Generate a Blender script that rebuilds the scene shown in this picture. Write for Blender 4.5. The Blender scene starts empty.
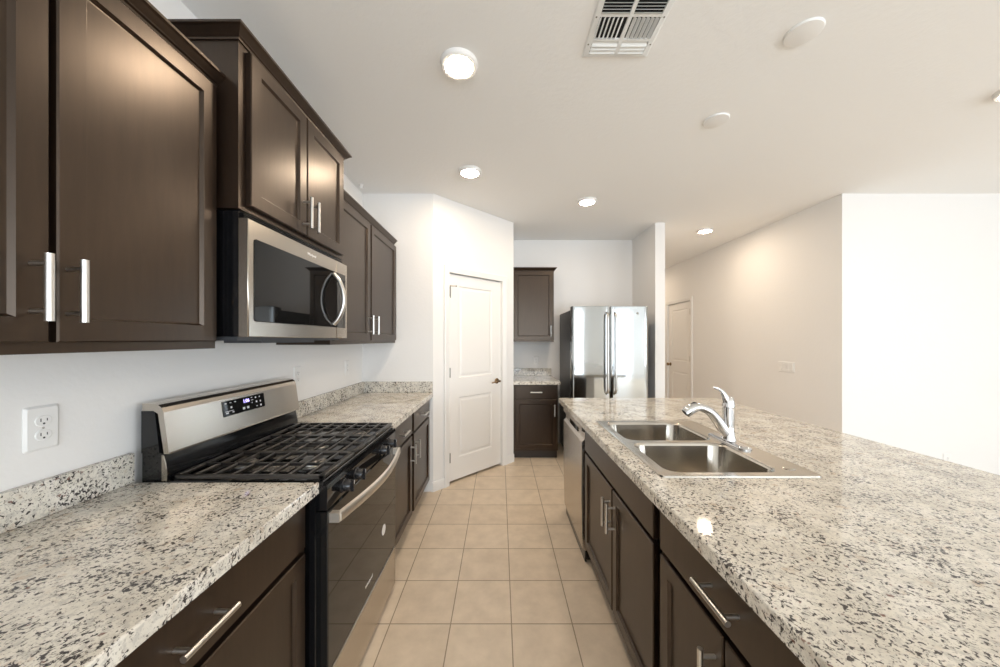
import bpy, bmesh, math
from mathutils import Vector, Matrix

# ------------------------------------------------------------------ camera, world, light, exposure
S = bpy.context.scene
COL = S.collection
PI = math.pi

CAM_Z = 1.40
cam_data = bpy.data.cameras.new('camera')
cam_data.sensor_width = 36.0
cam_data.lens = 12.168
cam_data.shift_y = 0.006
cam_data.clip_start = 0.02
cam = bpy.data.objects.new('camera', cam_data)
COL.objects.link(cam)
cam.location = (0, 0, CAM_Z)
cam.rotation_euler = (PI / 2, 0, 0)
S.camera = cam

world = bpy.data.worlds.new('sky')
S.world = world
world.use_nodes = True
wn = world.node_tree.nodes
wn['Background'].inputs['Color'].default_value = (0.80, 0.90, 1.0, 1)
wn['Background'].inputs['Strength'].default_value = 1.4

S.view_settings.view_transform = 'Standard'
S.view_settings.look = 'None'
S.view_settings.gamma = 1.0
S.view_settings.use_curve_mapping = False
S.view_settings.exposure = 0.98
S.cycles.max_bounces = 10
S.cycles.diffuse_bounces = 6
S.cycles.glossy_bounces = 5
S.cycles.sample_clamp_indirect = 6.0
S.cycles.use_denoising = True

LAMP = 108.0          # radiance of the ceiling lamp diffusers
LAMP_COL = (1.0, 0.81, 0.61)

def window_light(name, loc, rot, sx, sy, power, color):
    d = bpy.data.lights.new(name, 'AREA')
    d.shape = 'RECTANGLE'; d.size = sx; d.size_y = sy
    d.energy = power; d.color = color
    o = bpy.data.objects.new(name, d); COL.objects.link(o)
    o.location = loc; o.rotation_euler = rot
    return o

# daylight entering through the glazed openings behind the camera and on the far right
REAR_Y = -4.2
RIGHT_X = 7.0
window_light('daylight_patio_door', (0.925, REAR_Y + 0.02, 1.225), (PI / 2, 0, 0), 2.45, 2.35, 54, (0.80, 0.90, 1.0))
window_light('daylight_window', (4.5, REAR_Y + 0.02, 1.225), (PI / 2, 0, 0), 1.2, 2.35, 17, (0.80, 0.90, 1.0))
window_light('daylight_side_window', (RIGHT_X - 0.02, -2.3, 1.35), (PI / 2, 0, PI / 2), 2.6, 1.5, 72, (0.80, 0.90, 1.0))

# ------------------------------------------------------------------ materials
def new_mat(name):
    m = bpy.data.materials.new(name); m.use_nodes = True
    nt = m.node_tree
    return m, nt, nt.nodes, nt.links, nt.nodes['Principled BSDF']

def pbr(name, col, rough=0.5, metal=0.0, spec=0.5, coat=0.0, aniso=0.0):
    m, nt, n, l, b = new_mat(name)
    b.inputs['Base Color'].default_value = (*col, 1)
    b.inputs['Roughness'].default_value = rough
    b.inputs['Metallic'].default_value = metal
    b.inputs['Specular IOR Level'].default_value = spec
    b.inputs['Coat Weight'].default_value = coat
    b.inputs['Coat Roughness'].default_value = 0.12
    b.inputs['Anisotropic'].default_value = aniso
    return m

def position(nt, scale=(1, 1, 1), loc=(0, 0, 0)):
    g = nt.nodes.new('ShaderNodeNewGeometry')
    mp = nt.nodes.new('ShaderNodeMapping')
    mp.inputs['Scale'].default_value = scale
    mp.inputs['Location'].default_value = loc
    nt.links.new(g.outputs['Position'], mp.inputs['Vector'])
    return mp.outputs['Vector']

def noise(nt, vec, scale, detail=2.0, rough=0.5, dist=0.0):
    t = nt.nodes.new('ShaderNodeTexNoise')
    t.inputs['Scale'].default_value = scale
    t.inputs['Detail'].default_value = detail
    t.inputs['Roughness'].default_value = rough
    t.inputs['Distortion'].default_value = dist
    nt.links.new(vec, t.inputs['Vector'])
    return t.outputs['Fac']

def ramp(nt, fac, stops):
    r = nt.nodes.new('ShaderNodeValToRGB')
    e = r.color_ramp.elements
    while len(e) < len(stops): e.new(0.5)
    for i, (p, c) in enumerate(stops):
        e[i].position = p; e[i].color = c if len(c) == 4 else (*c, 1)
    nt.links.new(fac, r.inputs['Fac'])
    return r.outputs['Color']

def mixc(nt, fac, a, b):
    m = nt.nodes.new('ShaderNodeMix'); m.data_type = 'RGBA'
    for sock, v in ((m.inputs[0], fac), (m.inputs[6], a), (m.inputs[7], b)):
        if hasattr(v, 'links'): nt.links.new(v, sock)
        elif isinstance(v, tuple): sock.default_value = (*v, 1) if len(v) == 3 else v
        else: sock.default_value = v
    return m.outputs[2]

def mathn(nt, op, a, b=0.0):
    m = nt.nodes.new('ShaderNodeMath'); m.operation = op
    for sock, v in ((m.inputs[0], a), (m.inputs[1], b)):
        if hasattr(v, 'links'): nt.links.new(v, sock)
        else: sock.default_value = v
    return m.outputs[0]

def bump(nt, bsdf, height, strength, distance):
    b = nt.nodes.new('ShaderNodeBump')
    b.inputs['Strength'].default_value = strength
    b.inputs['Distance'].default_value = distance
    nt.links.new(height, b.inputs['Height'])
    nt.links.new(b.outputs['Normal'], bsdf.inputs['Normal'])

def plaster(name, col, strength):
    m, nt, n, l, b = new_mat(name)
    b.inputs['Base Color'].default_value = (*col, 1)
    b.inputs['Roughness'].default_value = 0.75
    b.inputs['Specular IOR Level'].default_value = 0.25
    v = position(nt)
    h = ramp(nt, noise(nt, v, 38, 3, 0.55), [(0.42, (0, 0, 0)), (0.62, (1, 1, 1))])
    bump(nt, b, h, strength, 0.002)
    return m

def granite(name='granite'):
    m, nt, n, l, b = new_mat(name)
    v = position(nt)
    base = ramp(nt, noise(nt, v, 9, 4, 0.6), [(0.30, (0.56, 0.52, 0.45)), (0.50, (0.70, 0.66, 0.58)), (0.70, (0.79, 0.755, 0.69))])
    grey = ramp(nt, noise(nt, v, 60, 4, 0.65), [(0.50, (0, 0, 0)), (0.62, (1, 1, 1))])
    c = mixc(nt, mathn(nt, 'MULTIPLY', grey, 0.55), base, (0.40, 0.38, 0.35))
    tan = ramp(nt, noise(nt, position(nt, loc=(3, 1, 7)), 26, 3, 0.6), [(0.60, (0, 0, 0)), (0.70, (1, 1, 1))])
    c = mixc(nt, mathn(nt, 'MULTIPLY', tan, 0.5), c, (0.46, 0.33, 0.22))
    cluster = noise(nt, position(nt, loc=(11, 5, 2)), 11, 3, 0.6)
    fl = noise(nt, position(nt, loc=(1, 9, 4)), 106, 3.5, 0.6, 0.5)
    s = mathn(nt, 'ADD', mathn(nt, 'MULTIPLY', fl, 0.72), mathn(nt, 'MULTIPLY', cluster, 0.24))
    fine = noise(nt, position(nt, loc=(6, 3, 8)), 210, 2, 0.6, 0.3)
    s2 = mathn(nt, 'ADD', mathn(nt, 'MULTIPLY', fine, 0.7), mathn(nt, 'MULTIPLY', cluster, 0.18))
    c = mixc(nt, mathn(nt, 'MULTIPLY', ramp(nt, s2, [(0.485, (0, 0, 0)), (0.56, (1, 1, 1))]), 0.72), c, (0.16, 0.135, 0.115))
    dark = ramp(nt, s, [(0.518, (0, 0, 0)), (0.556, (1, 1, 1))])
    c = mixc(nt, mathn(nt, 'MULTIPLY', dark, 0.95), c, (0.030, 0.025, 0.026))
    red = ramp(nt, noise(nt, position(nt, loc=(7, 2, 6)), 60, 2, 0.5), [(0.70, (0, 0, 0)), (0.74, (1, 1, 1))])
    c = mixc(nt, mathn(nt, 'MULTIPLY', red, 0.8), c, (0.16, 0.07, 0.05))
    l.new(c, b.inputs['Base Color'])
    b.inputs['Roughness'].default_value = 0.06
    b.inputs['Specular IOR Level'].default_value = 0.4
    return m

def tile(name, size, ox, oy):
    m, nt, n, l, b = new_mat(name)
    v = position(nt, loc=(-ox, -oy, 0))
    t = n.new('ShaderNodeTexBrick')
    t.offset = 0.0; t.squash = 1.0
    t.inputs['Scale'].default_value = 1.0
    t.inputs['Brick Width'].default_value = size
    t.inputs['Row Height'].default_value = size
    t.inputs['Mortar Size'].default_value = 0.0028
    t.inputs['Mortar Smooth'].default_value = 0.1
    t.inputs['Bias'].default_value = 0.0
    t.inputs['Color1'].default_value = (0.665, 0.552, 0.425, 1)
    t.inputs['Color2'].default_value = (0.70, 0.588, 0.457, 1)
    t.inputs['Mortar'].default_value = (0.30, 0.235, 0.16, 1)
    l.new(v, t.inputs['Vector'])
    cloud = ramp(nt, noise(nt, position(nt), 9, 4, 0.6), [(0.30, (0.88, 0.87, 0.86)), (0.70, (1.05, 1.05, 1.05))])
    mx = n.new('ShaderNodeMix'); mx.data_type = 'RGBA'; mx.blend_type = 'MULTIPLY'
    mx.inputs[0].default_value = 1.0
    l.new(t.outputs['Color'], mx.inputs[6]); l.new(cloud, mx.inputs[7])
    l.new(mx.outputs[2], b.inputs['Base Color'])
    b.inputs['Roughness'].default_value = 0.42
    inv = mathn(nt, 'SUBTRACT', 1.0, t.outputs['Fac'])
    bump(nt, b, inv, 0.4, 0.002)
    return m

def wood(name, dark, light):
    m, nt, n, l, b = new_mat(name)
    v = position(nt, scale=(14, 14, 1.6))
    c = ramp(nt, noise(nt, v, 4.0, 5, 0.6, 0.4), [(0.30, dark), (0.72, light)])
    l.new(c, b.inputs['Base Color'])
    b.inputs['Roughness'].default_value = 0.31
    b.inputs['Specular IOR Level'].default_value = 0.66
    b.inputs['Specular Tint'].default_value = (1.0, 0.80, 0.64, 1)  # lamp warmth of the highlights put into the specular tint
    return m

def steel(name, col, rough, stretch, wave=0.0):
    m, nt, n, l, b = new_mat(name)
    v = position(nt, scale=stretch)
    f = noise(nt, v, 1.0, 2, 0.5)
    b.inputs['Base Color'].default_value = (*col, 1)
    b.inputs['Metallic'].default_value = 1.0
    r = n.new('ShaderNodeMapRange')
    r.inputs['To Min'].default_value = rough - 0.03; r.inputs['To Max'].default_value = rough + 0.03
    l.new(f, r.inputs['Value']); l.new(r.outputs[0], b.inputs['Roughness'])
    if wave:
        bump(nt, b, f, 1.0, wave)
    return m

def emit(name, col, strength):
    m = bpy.data.materials.new(name); m.use_nodes = True
    nt = m.node_tree
    nt.nodes.remove(nt.nodes['Principled BSDF'])
    e = nt.nodes.new('ShaderNodeEmission')
    e.inputs['Color'].default_value = (*col, 1); e.inputs['Strength'].default_value = strength
    nt.links.new(e.outputs[0], nt.nodes['Material Output'].inputs['Surface'])
    return m

M_WALL = plaster('wall_paint', (0.80, 0.785, 0.765), 0.10)
M_CEIL = plaster('ceiling_paint', (0.86, 0.855, 0.84), 0.16)
M_DOORP = pbr('white_semi_gloss', (0.82, 0.80, 0.77), 0.38)
M_TRIM = pbr('trim_paint', (0.82, 0.81, 0.79), 0.40)
M_FLOOR = tile('floor_tile', 0.2992, 0.0564, 1.664)
M_WOOD = wood('espresso_wood', (0.008, 0.0045, 0.0029), (0.019, 0.0108, 0.0068))
M_TOE = pbr('toe_kick_board', (0.035, 0.025, 0.019), 0.5)
M_GRAN = granite()
M_STEEL = steel('brushed_steel', (0.52, 0.475, 0.42), 0.24, (3, 3, 3))
M_FSTEEL = steel('fridge_steel', (0.46, 0.475, 0.475), 0.08, (9, 0.01, 0.5), 0.0012)
M_SINK = steel('sink_steel', (0.52, 0.49, 0.44), 0.22, (9, 9, 9))
M_NICKEL = pbr('satin_nickel', (0.62, 0.60, 0.57), 0.30, 1.0)
M_STRAP = pbr('satin_strap', (0.70, 0.665, 0.61), 0.42, 1.0)
M_CHROME = pbr('chrome', (0.68, 0.68, 0.69), 0.06, 1.0)
M_ALU = pbr('burner_aluminium', (0.62, 0.60, 0.57), 0.35, 1.0)
M_BGLASS = pbr('black_glass', (0.008, 0.008, 0.008), 0.03, 0.0, 0.45)
M_BLACK = pbr('black_enamel', (0.006, 0.006, 0.0065), 0.08)
M_IRON = pbr('cast_iron', (0.022, 0.019, 0.017), 0.30, 0.0, 0.8)
M_BPLAST = pbr('black_plastic', (0.012, 0.012, 0.014), 0.25)
M_DARK = pbr('vent_shade', (0.010, 0.010, 0.010), 0.8)
M_GREY = pbr('grey_case', (0.045, 0.047, 0.052), 0.35)
M_PLAST = pbr('white_plastic', (0.80, 0.79, 0.77), 0.35)
M_SLOT = pbr('socket_slot', (0.05, 0.05, 0.05), 0.6)
M_BRONZE = pbr('aged_brass', (0.26, 0.18, 0.10), 0.25, 1.0)
M_HINGE = pbr('hinge_steel', (0.24, 0.225, 0.20), 0.35, 1.0)
M_VENT = pbr('vent_enamel', (0.80, 0.81, 0.80), 0.40)
M_LAMP = emit('lamp_diffuser', LAMP_COL, LAMP)
M_DIGIT = emit('display_digits', (0.45, 0.38, 1.0), 2.2)
M_LEGEND = pbr('panel_legend', (0.60, 0.60, 0.62), 0.5)
M_DISC = pbr('white_disc', (0.85, 0.83, 0.80), 0.5)
M_LOGO = pbr('logo_silver', (0.85, 0.84, 0.82), 0.30, 0.4)

# ------------------------------------------------------------------ mesh helpers
class Frame:
    """local (u, v, w) -> world: u along the face, v up, w out of the face"""
    def __init__(s, o, u, w, v=(0, 0, 1)):
        s.o = Vector(o); s.u = Vector(u).normalized(); s.v = Vector(v).normalized(); s.w = Vector(w).normalized()
    def __call__(s, u, v, w):
        return s.o + s.u * u + s.v * v + s.w * w

WORLD = Frame((0, 0, 0), (1, 0, 0), (0, 0, 1), (0, 1, 0))      # u=x v=y w=z
LEFT = lambda x: Frame((x, 0, 0), (0, 1, 0), (1, 0, 0))         # u=Y, v=z, w=+X
ISL = lambda x: Frame((x, 0, 0), (0, 1, 0), (-1, 0, 0))         # u=Y, v=z, w=-X
BACK = lambda y: Frame((0, y, 0), (1, 0, 0), (0, -1, 0))        # u=X, v=z, w=-Y

def box(bm, x0, x1, y0, y1, z0, z1, bev=0.0, seg=2):
    vs = [bm.verts.new((x, y, z)) for x in (x0, x1) for y in (y0, y1) for z in (z0, z1)]
    q = [(0, 1, 3, 2), (4, 6, 7, 5), (0, 4, 5, 1), (2, 3, 7, 6), (0, 2, 6, 4), (1, 5, 7, 3)]
    fs = [bm.faces.new([vs[i] for i in f]) for f in q]
    if bev > 0:
        es = list({e for f in fs for e in f.edges})
        bmesh.ops.bevel(bm, geom=es, offset=bev, offset_type='OFFSET', segments=seg, profile=0.5, affect='EDGES')

def fbox(bm, fr, u0, u1, v0, v1, w0, w1):
    vs = [bm.verts.new(fr(u, v, w)) for u in (u0, u1) for v in (v0, v1) for w in (w0, w1)]
    for f in [(0, 1, 3, 2), (4, 6, 7, 5), (0, 4, 5, 1), (2, 3, 7, 6), (0, 2, 6, 4), (1, 5, 7, 3)]:
        bm.faces.new([vs[i] for i in f])

def loft(bm, rings, cap0=True, cap1=True, closed=True):
    vr = [[bm.verts.new(p) for p in r] for r in rings]
    n = len(vr[0])
    for a, b in zip(vr, vr[1:]):
        for i in range(n if closed else n - 1):
            j = (i + 1) % n
            bm.faces.new((a[i], a[j], b[j], b[i]))
    if cap0: bm.faces.new(vr[0][::-1])
    if cap1: bm.faces.new(vr[-1])
    return vr

def rect(fr, u0, u1, v0, v1, w):
    return [fr(u0, v0, w), fr(u1, v0, w), fr(u1, v1, w), fr(u0, v1, w)]

def rrect(fr, u0, u1, v0, v1, w, r, seg=6):
    pts = []
    for (cu, cv, a0) in ((u1 - r, v0 + r, -PI / 2), (u1 - r, v1 - r, 0), (u0 + r, v1 - r, PI / 2), (u0 + r, v0 + r, PI)):
        for k in range(seg + 1):
            a = a0 + (PI / 2) * k / seg
            pts.append(fr(cu + r * math.cos(a), cv + r * math.sin(a), w))
    return pts

def circ(c, n, r, seg=24, squash=1.0):
    c = Vector(c); n = Vector(n).normalized()
    a = Vector((0, 0, 1)) if abs(n.z) < 0.9 else Vector((0, 1, 0))
    u = n.cross(a).normalized(); v = n.cross(u).normalized()
    return [c + u * (r * math.cos(2 * PI * k / seg)) + v * (r * squash * math.sin(2 * PI * k / seg)) for k in range(seg)]

def cyl(bm, p0, p1, r0, r1=None, seg=20):
    if r1 is None: r1 = r0
    d = Vector(p1) - Vector(p0)
    loft(bm, [circ(p0, d, r0, seg), circ(p1, d, r1, seg)])

def lathe(bm, c, axis, prof, seg=36):
    """prof: (radius, distance along the axis)"""
    c = Vector(c); ax = Vector(axis).normalized()
    loft(bm, [circ(c + ax * d, ax, max(r, 1e-4), seg) for r, d in prof])

def spline(pts, n=8):
    P = [Vector(p) for p in pts]
    P = [P[0] * 2 - P[1]] + P + [P[-1] * 2 - P[-2]]
    out = []
    for i in range(1, len(P) - 2):
        for k in range(n):
            t = k / n
            a, b, c, d = P[i - 1], P[i], P[i + 1], P[i + 2]
            out.append(0.5 * ((2 * b) + (c - a) * t + (2 * a - 5 * b + 4 * c - d) * t * t + (3 * b - a - 3 * c + d) * t ** 3))
    out.append(P[-2])
    return out

def tube(bm, pts, radii, seg=18, squash=1.0):
    """swept round section; parallel-transported"""
    n = len(pts)
    R = radii if isinstance(radii, (list, tuple)) else [radii] * n
    if len(R) != n:
        R0 = R; R = []
        for i in range(n):
            t = i / (n - 1) * (len(R0) - 1); k = min(int(t), len(R0) - 2)
            R.append(R0[k] + (R0[k + 1] - R0[k]) * (t - k))
    T = []
    for i in range(n):
        a = pts[max(i - 1, 0)]; b = pts[min(i + 1, n - 1)]
        T.append((Vector(b) - Vector(a)).normalized())
    up = Vector((0, 1, 0)) if abs(T[0].y) < 0.9 else Vector((0, 0, 1))
    u = (up - T[0] * up.dot(T[0])).normalized()
    rings = []
    for i in range(n):
        u = (u - T[i] * u.dot(T[i])).normalized(); v = T[i].cross(u)
        rings.append([Vector(pts[i]) + u * (R[i] * math.cos(2 * PI * k / seg)) + v * (R[i] * squash * math.sin(2 * PI * k / seg)) for k in range(seg)])
    loft(bm, rings)

def prism(bm, poly, place, a, b):
    """poly of 2-D points; place(p, q, t) -> world"""
    loft(bm, [[place(p, q, a) for p, q in poly], [place(p, q, b) for p, q in poly]])

def sweep_profile(bm, path, prof, side=1):
    """horizontal moulding: path of (x, y), prof of (d outward, z); mitred"""
    P = [Vector((x, y)) for x, y in path]
    rings = []
    for i, p in enumerate(P):
        ns = []
        if i > 0:
            t = (P[i] - P[i - 1]).normalized(); ns.append(Vector((t.y, -t.x)) * side)
        if i < len(P) - 1:
            t = (P[i + 1] - P[i]).normalized(); ns.append(Vector((t.y, -t.x)) * side)
        n = ns[0] if len(ns) == 1 else (ns[0] + ns[1]) / (1 + ns[0].dot(ns[1]))
        rings.append([Vector((p.x + n.x * d, p.y + n.y * d, z)) for d, z in prof])
    loft(bm, rings)

WL = {}          # world location of every object made
def finish(bm, name, mat, parent, smooth=True):
    bmesh.ops.recalc_face_normals(bm, faces=bm.faces[:])
    me = bpy.data.meshes.new(name)
    lo = Vector((min(v.co.x for v in bm.verts), min(v.co.y for v in bm.verts), min(v.co.z for v in bm.verts)))
    hi = Vector((max(v.co.x for v in bm.verts), max(v.co.y for v in bm.verts), max(v.co.z for v in bm.verts)))
    c = Vector(((lo.x + hi.x) / 2, (lo.y + hi.y) / 2, lo.z))
    bmesh.ops.translate(bm, verts=bm.verts[:], vec=-c)
    bm.to_mesh(me); bm.free()
    if smooth:
        for p in me.polygons: p.use_smooth = True
        me.set_sharp_from_angle(angle=math.radians(32))
        for p in me.polygons: p.use_smooth = (smooth == 'all') or p.area < 0.0025
    me.materials.append(mat)
    o = bpy.data.objects.new(name, me); COL.objects.link(o)
    WL[o.name] = c
    if parent is not None:
        o.parent = parent; o.location = c - WL[parent.name]
    else:
        o.location = c
    return o

def part(name, mat, parent, build, smooth=True, label=None):
    bm = bmesh.new(); build(bm)
    o = finish(bm, name, mat, parent, smooth)
    if label: o['label'] = label
    return o

def thing(name, label, cat, loc, group=None):
    o = bpy.data.objects.new(name, None); COL.objects.link(o)
    o.empty_display_size = 0.1
    o.location = loc; WL[o.name] = Vector(loc)
    o['label'] = label; o['category'] = cat
    if group: o['group'] = group
    return o

def one(name, mat, build, label, cat, group=None):
    o = part(name, mat, None, build)
    o['label'] = label; o['category'] = cat
    if group: o['group'] = group
    return o

def struct(name, mat, build, smooth=False):
    o = part(name, mat, None, build, smooth)
    o['kind'] = 'structure'
    return o

def text_part(name, body, mat, parent, fr, u, v, w, size, depth=0.0006):
    """raised lettering centred at (u, v) on a face"""
    cu = bpy.data.curves.new('lettering_curve', 'FONT')
    cu.body = body; cu.size = size; cu.extrude = depth
    cu.align_x = 'CENTER'; cu.align_y = 'CENTER'
    t = bpy.data.objects.new('lettering_source', cu); COL.objects.link(t)
    bpy.context.view_layer.update()
    me = bpy.data.meshes.new_from_object(t)
    COL.objects.unlink(t); bpy.data.objects.remove(t); bpy.data.curves.remove(cu)
    bm = bmesh.new(); bm.from_mesh(me); bpy.data.meshes.remove(me)
    sgn = 1.0 if fr.u.cross(fr.v).dot(fr.w) > 0 else -1.0
    for vtx in bm.verts:
        x, y, z = vtx.co
        vtx.co = fr(u + x * sgn, v + y, w + z)
    return finish(bm, name, mat, parent, False)

def copy_tree(o, delta):
    c = o.copy(); COL.objects.link(c); c.location = o.location + Vector(delta)
    WL[c.name] = WL[o.name] + Vector(delta)
    for ch in list(o.children):
        d = ch.copy(); COL.objects.link(d); d.parent = c
        WL[d.name] = WL[ch.name] + Vector(delta)
        for g in list(ch.children):
            e = g.copy(); COL.objects.link(e); e.parent = d
            WL[e.name] = WL[g.name] + Vector(delta)
    return c

# ------------------------------------------------------------------ the room
H = 2.743
WX = -1.265             # left wall face
PF = 3.110              # pantry front wall face (Y)
PA = (-0.617, 3.110)     # pantry corner
PB = (0.155, 3.882)
BY = 4.56               # kitchen back wall face
FX0, FX1 = 1.785, 1.897  # fridge side wall
FY = 3.885
HX = 3.148               # hall wall face
RY = 3.110              # right front wall face
HALL_END = 8.2

def wall_with_openings(bm, fr, length, height, thick, openings):
    """wall body behind the face plane w = 0; openings (u0, u1, v0, v1) left to right"""
    u = 0.0
    for (a, b, c, d) in openings:
        fbox(bm, fr, u, a, 0, height, -thick, 0)
        if c > 0: fbox(bm, fr, a, b, 0, c, -thick, 0)
        if d < height: fbox(bm, fr, a, b, d, height, -thick, 0)
        u = b
    fbox(bm, fr, u, length, 0, height, -thick, 0)

struct('floor', M_FLOOR, lambda bm: box(bm, WX - 0.12, RIGHT_X + 0.12, REAR_Y - 0.12, HALL_END + 0.12, -0.10, 0.0))
struct('ceiling', M_CEIL, lambda bm: box(bm, WX - 0.12, RIGHT_X + 0.12, REAR_Y - 0.12, HALL_END + 0.12, H, H + 0.10))
struct('wall_left', M_WALL, lambda bm: box(bm, WX - 0.12, WX, REAR_Y - 0.12, BY + 0.12, 0, H))
struct('wall_pantry_front', M_WALL, lambda bm: loft(bm, [[(WX, PF, z), (PA[0], PF, z), (PA[0] - 0.045, PF + 0.10, z), (WX, PF + 0.10, z)] for z in (0, H)]))
# the wall set at 45 degrees, with the pantry doorway
R2 = math.sqrt(0.5)
ANG = Frame((PA[0], PA[1], 0), (R2, R2, 0), (R2, -R2, 0))
ANG_L = math.hypot(PB[0] - PA[0], PB[1] - PA[1])
DO0, DO1, DOZ = 0.183, 0.908, 2.045
struct('wall_pantry_angled', M_WALL, lambda bm: wall_with_openings(bm, ANG, ANG_L, H, 0.10, [(DO0, DO1, 0, DOZ)]))
struct('wall_pantry_side', M_WALL, lambda bm: box(bm, PB[0] - 0.10, PB[0], PB[1] + 0.0, BY, 0, H))
struct('wall_back', M_WALL, lambda bm: box(bm, WX, FX0, BY, BY + 0.12, 0, H))
struct('wall_fridge_side', M_WALL, lambda bm: box(bm, FX0, FX1, FY, HALL_END, 0, H))
HALLF = Frame((HX, RY, 0), (0, 1, 0), (-1, 0, 0))
HD0, HD1, HDZ = 5.585 - RY, 6.345 - RY, 2.05
struct('wall_hall', M_WALL, lambda bm: wall_with_openings(bm, HALLF, HALL_END - RY, H, 0.12, [(HD0, HD1, 0, HDZ)]))
struct('wall_hall_end', M_WALL, lambda bm: box(bm, FX0, HX + 0.12, HALL_END, HALL_END + 0.12, 0, H))
struct('wall_right_front', M_WALL, lambda bm: box(bm, HX + 0.12, RIGHT_X, RY, RY + 0.12, 0, H))
RWF = Frame((RIGHT_X, REAR_Y, 0), (0, 1, 0), (-1, 0, 0))
struct('wall_right', M_WALL, lambda bm: wall_with_openings(bm, RWF, RY - REAR_Y + 0.12, H, 0.12, [(0.6, 3.2, 0.6, 2.1)]))
REF = Frame((WX - 0.12, REAR_Y, 0), (1, 0, 0), (0, 1, 0))
X0 = WX - 0.12
struct('wall_rear', M_WALL, lambda bm: wall_with_openings(bm, REF, RIGHT_X + 0.12 - X0, H, 0.12,
       [(-0.3 - X0, 2.15 - X0, 0.05, 2.40), (3.9 - X0, 5.1 - X0, 0.05, 2.40)]))
def frame_bars(bm, fr, u0, u1, v0, v1, mids):
    for (a, b, c, d) in ((u0, u1, v0, v0 + .05), (u0, u1, v1 - .05, v1), (u0, u0 + .05, v0, v1), (u1 - .05, u1, v0, v1)):
        fbox(bm, fr, a, b, c, d, -0.08, -0.02)
    for m in mids: fbox(bm, fr, m - .03, m + .03, v0, v1, -0.08, -0.02)
struct('window_1', M_TRIM, lambda bm: frame_bars(bm, REF, -0.3 - X0, 2.15 - X0, 0.05, 2.40, [0.925 - X0]))
struct('window_2', M_TRIM, lambda bm: frame_bars(bm, REF, 3.9 - X0, 5.1 - X0, 0.05, 2.40, []))
struct('window_3', M_TRIM, lambda bm: frame_bars(bm, RWF, 0.6, 3.2, 0.6, 2.1, [1.9]))

# baseboards
BBP = [(0, 0), (0.012, 0), (0.012, 0.075), (0.008, 0.088), (0, 0.090)]
def baseboard(name, path, side):
    struct(name, M_TRIM, lambda bm: sweep_profile(bm, path, BBP, side))
def ang(u): p = ANG(u, 0, 0); return (p.x, p.y)
baseboard('baseboard_pantry_left', [(-0.6245, PF), PA, ang(DO0 - 0.063)], 1)
baseboard('baseboard_pantry_right', [ang(DO1 + 0.063), ang(ANG_L)], 1)
baseboard('baseboard_fridge_side', [(FX0, FY), (FX1, FY), (FX1, HALL_END)], 1)
baseboard('baseboard_hall', [(HX, HALL_END), (HX, RY + HD1 + 0.065)], 1)
baseboard('baseboard_right', [(HX, RY + HD0 - 0.065), (HX, RY), (RIGHT_X, RY)], 1)

# interior doors: a slab with two recessed panels
def panel_door(bm, fr, u0, u1, v0, v1, w1, thick, panels):
    us = sorted({u0, u1, *[p[0] for p in panels], *[p[1] for p in panels]})
    vs = sorted({v0, v1, *[p[2] for p in panels], *[p[3] for p in panels]})
    cache = {}
    def V(u, v, w):
        k = (round(u, 5), round(v, 5), round(w, 5))
        if k not in cache: cache[k] = bm.verts.new(fr(u, v, w))
        return cache[k]
    for a, b in zip(us, us[1:]):
        for c, d in zip(vs, vs[1:]):
            if any(abs(a - p[0]) < 1e-6 and abs(b - p[1]) < 1e-6 and abs(c - p[2]) < 1e-6 and abs(d - p[3]) < 1e-6 for p in panels):
                steps = [(0, 0), (0.010, -0.009), (0.022, -0.009), (0.040, -0.003)]
                rr = [[V(x, y, w1 + dw) for x, y in ((a + i, c + i), (b - i, c + i), (b - i, d - i), (a + i, d - i))] for i, dw in steps]
                for r, q in zip(rr, rr[1:]):
                    for k in range(4):
                        j = (k + 1) % 4
                        bm.faces.new((r[k], r[j], q[j], q[k]))
                bm.faces.new(rr[-1])
            else:
                bm.faces.new((V(a, c, w1), V(b, c, w1), V(b, d, w1), V(a, d, w1)))
    wb = w1 - thick
    bm.faces.new((V(u0, v0, wb), V(u0, v1, wb), V(u1, v1, wb), V(u1, v0, wb)))
    for seq, kind in ((us, 'v'), (vs, 'u')):
        for a, b in zip(seq, seq[1:]):
            pass
    for vv in (v0, v1):
        bm.faces.new([V(u, vv, w1) for u in us] + [V(u1, vv, wb), V(u0, vv, wb)])
    for uu in (u0, u1):
        bm.faces.new([V(uu, v, w1) for v in vs] + [V(uu, v1, wb), V(uu, v0, wb)])

def casing(bm, fr, u0, u1, vt, wid=0.063):
    prof = [(0, 0), (wid, 0), (wid, 0.016), (wid - 0.012, 0.018), (0.010, 0.010), (0, 0.008)]
    # three mitred boards as one continuous moulding
    pts = [(u0, 0.0), (u0, vt), (u1, vt), (u1, 0.0)]
    dirs = [(-1, 0), (-1, 1), (1, 1), (1, 0)]
    loft(bm, [[fr(pu + du * d, pv + dv * d, w) for d, w in prof] for (pu, pv), (du, dv) in zip(pts, dirs)])
def jamb(bm, fr, u0, u1, vt, depth):
    t = 0.0008
    fbox(bm, fr, u0, u0 + t, 0, vt, -depth, 0); fbox(bm, fr, u1 - t, u1, 0, vt, -depth, 0); fbox(bm, fr, u0, u1, vt - t, vt, -depth, 0)
    for (a, b) in ((u0, u0 + 0.012), (u1 - 0.012, u1)): fbox(bm, fr, a, b, 0, vt, -depth, -0.062)
    fbox(bm, fr, u0, u1, vt - 0.012, vt, -depth, -0.062)

def hinge(bm, fr, u, v):
    fbox(bm, fr, u - 0.006, u + 0.006, v - 0.045, v + 0.045, -0.014, -0.001)
    cyl(bm, fr(u, v - 0.047, 0.002), fr(u, v + 0.047, 0.002), 0.005, seg=12)

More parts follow.
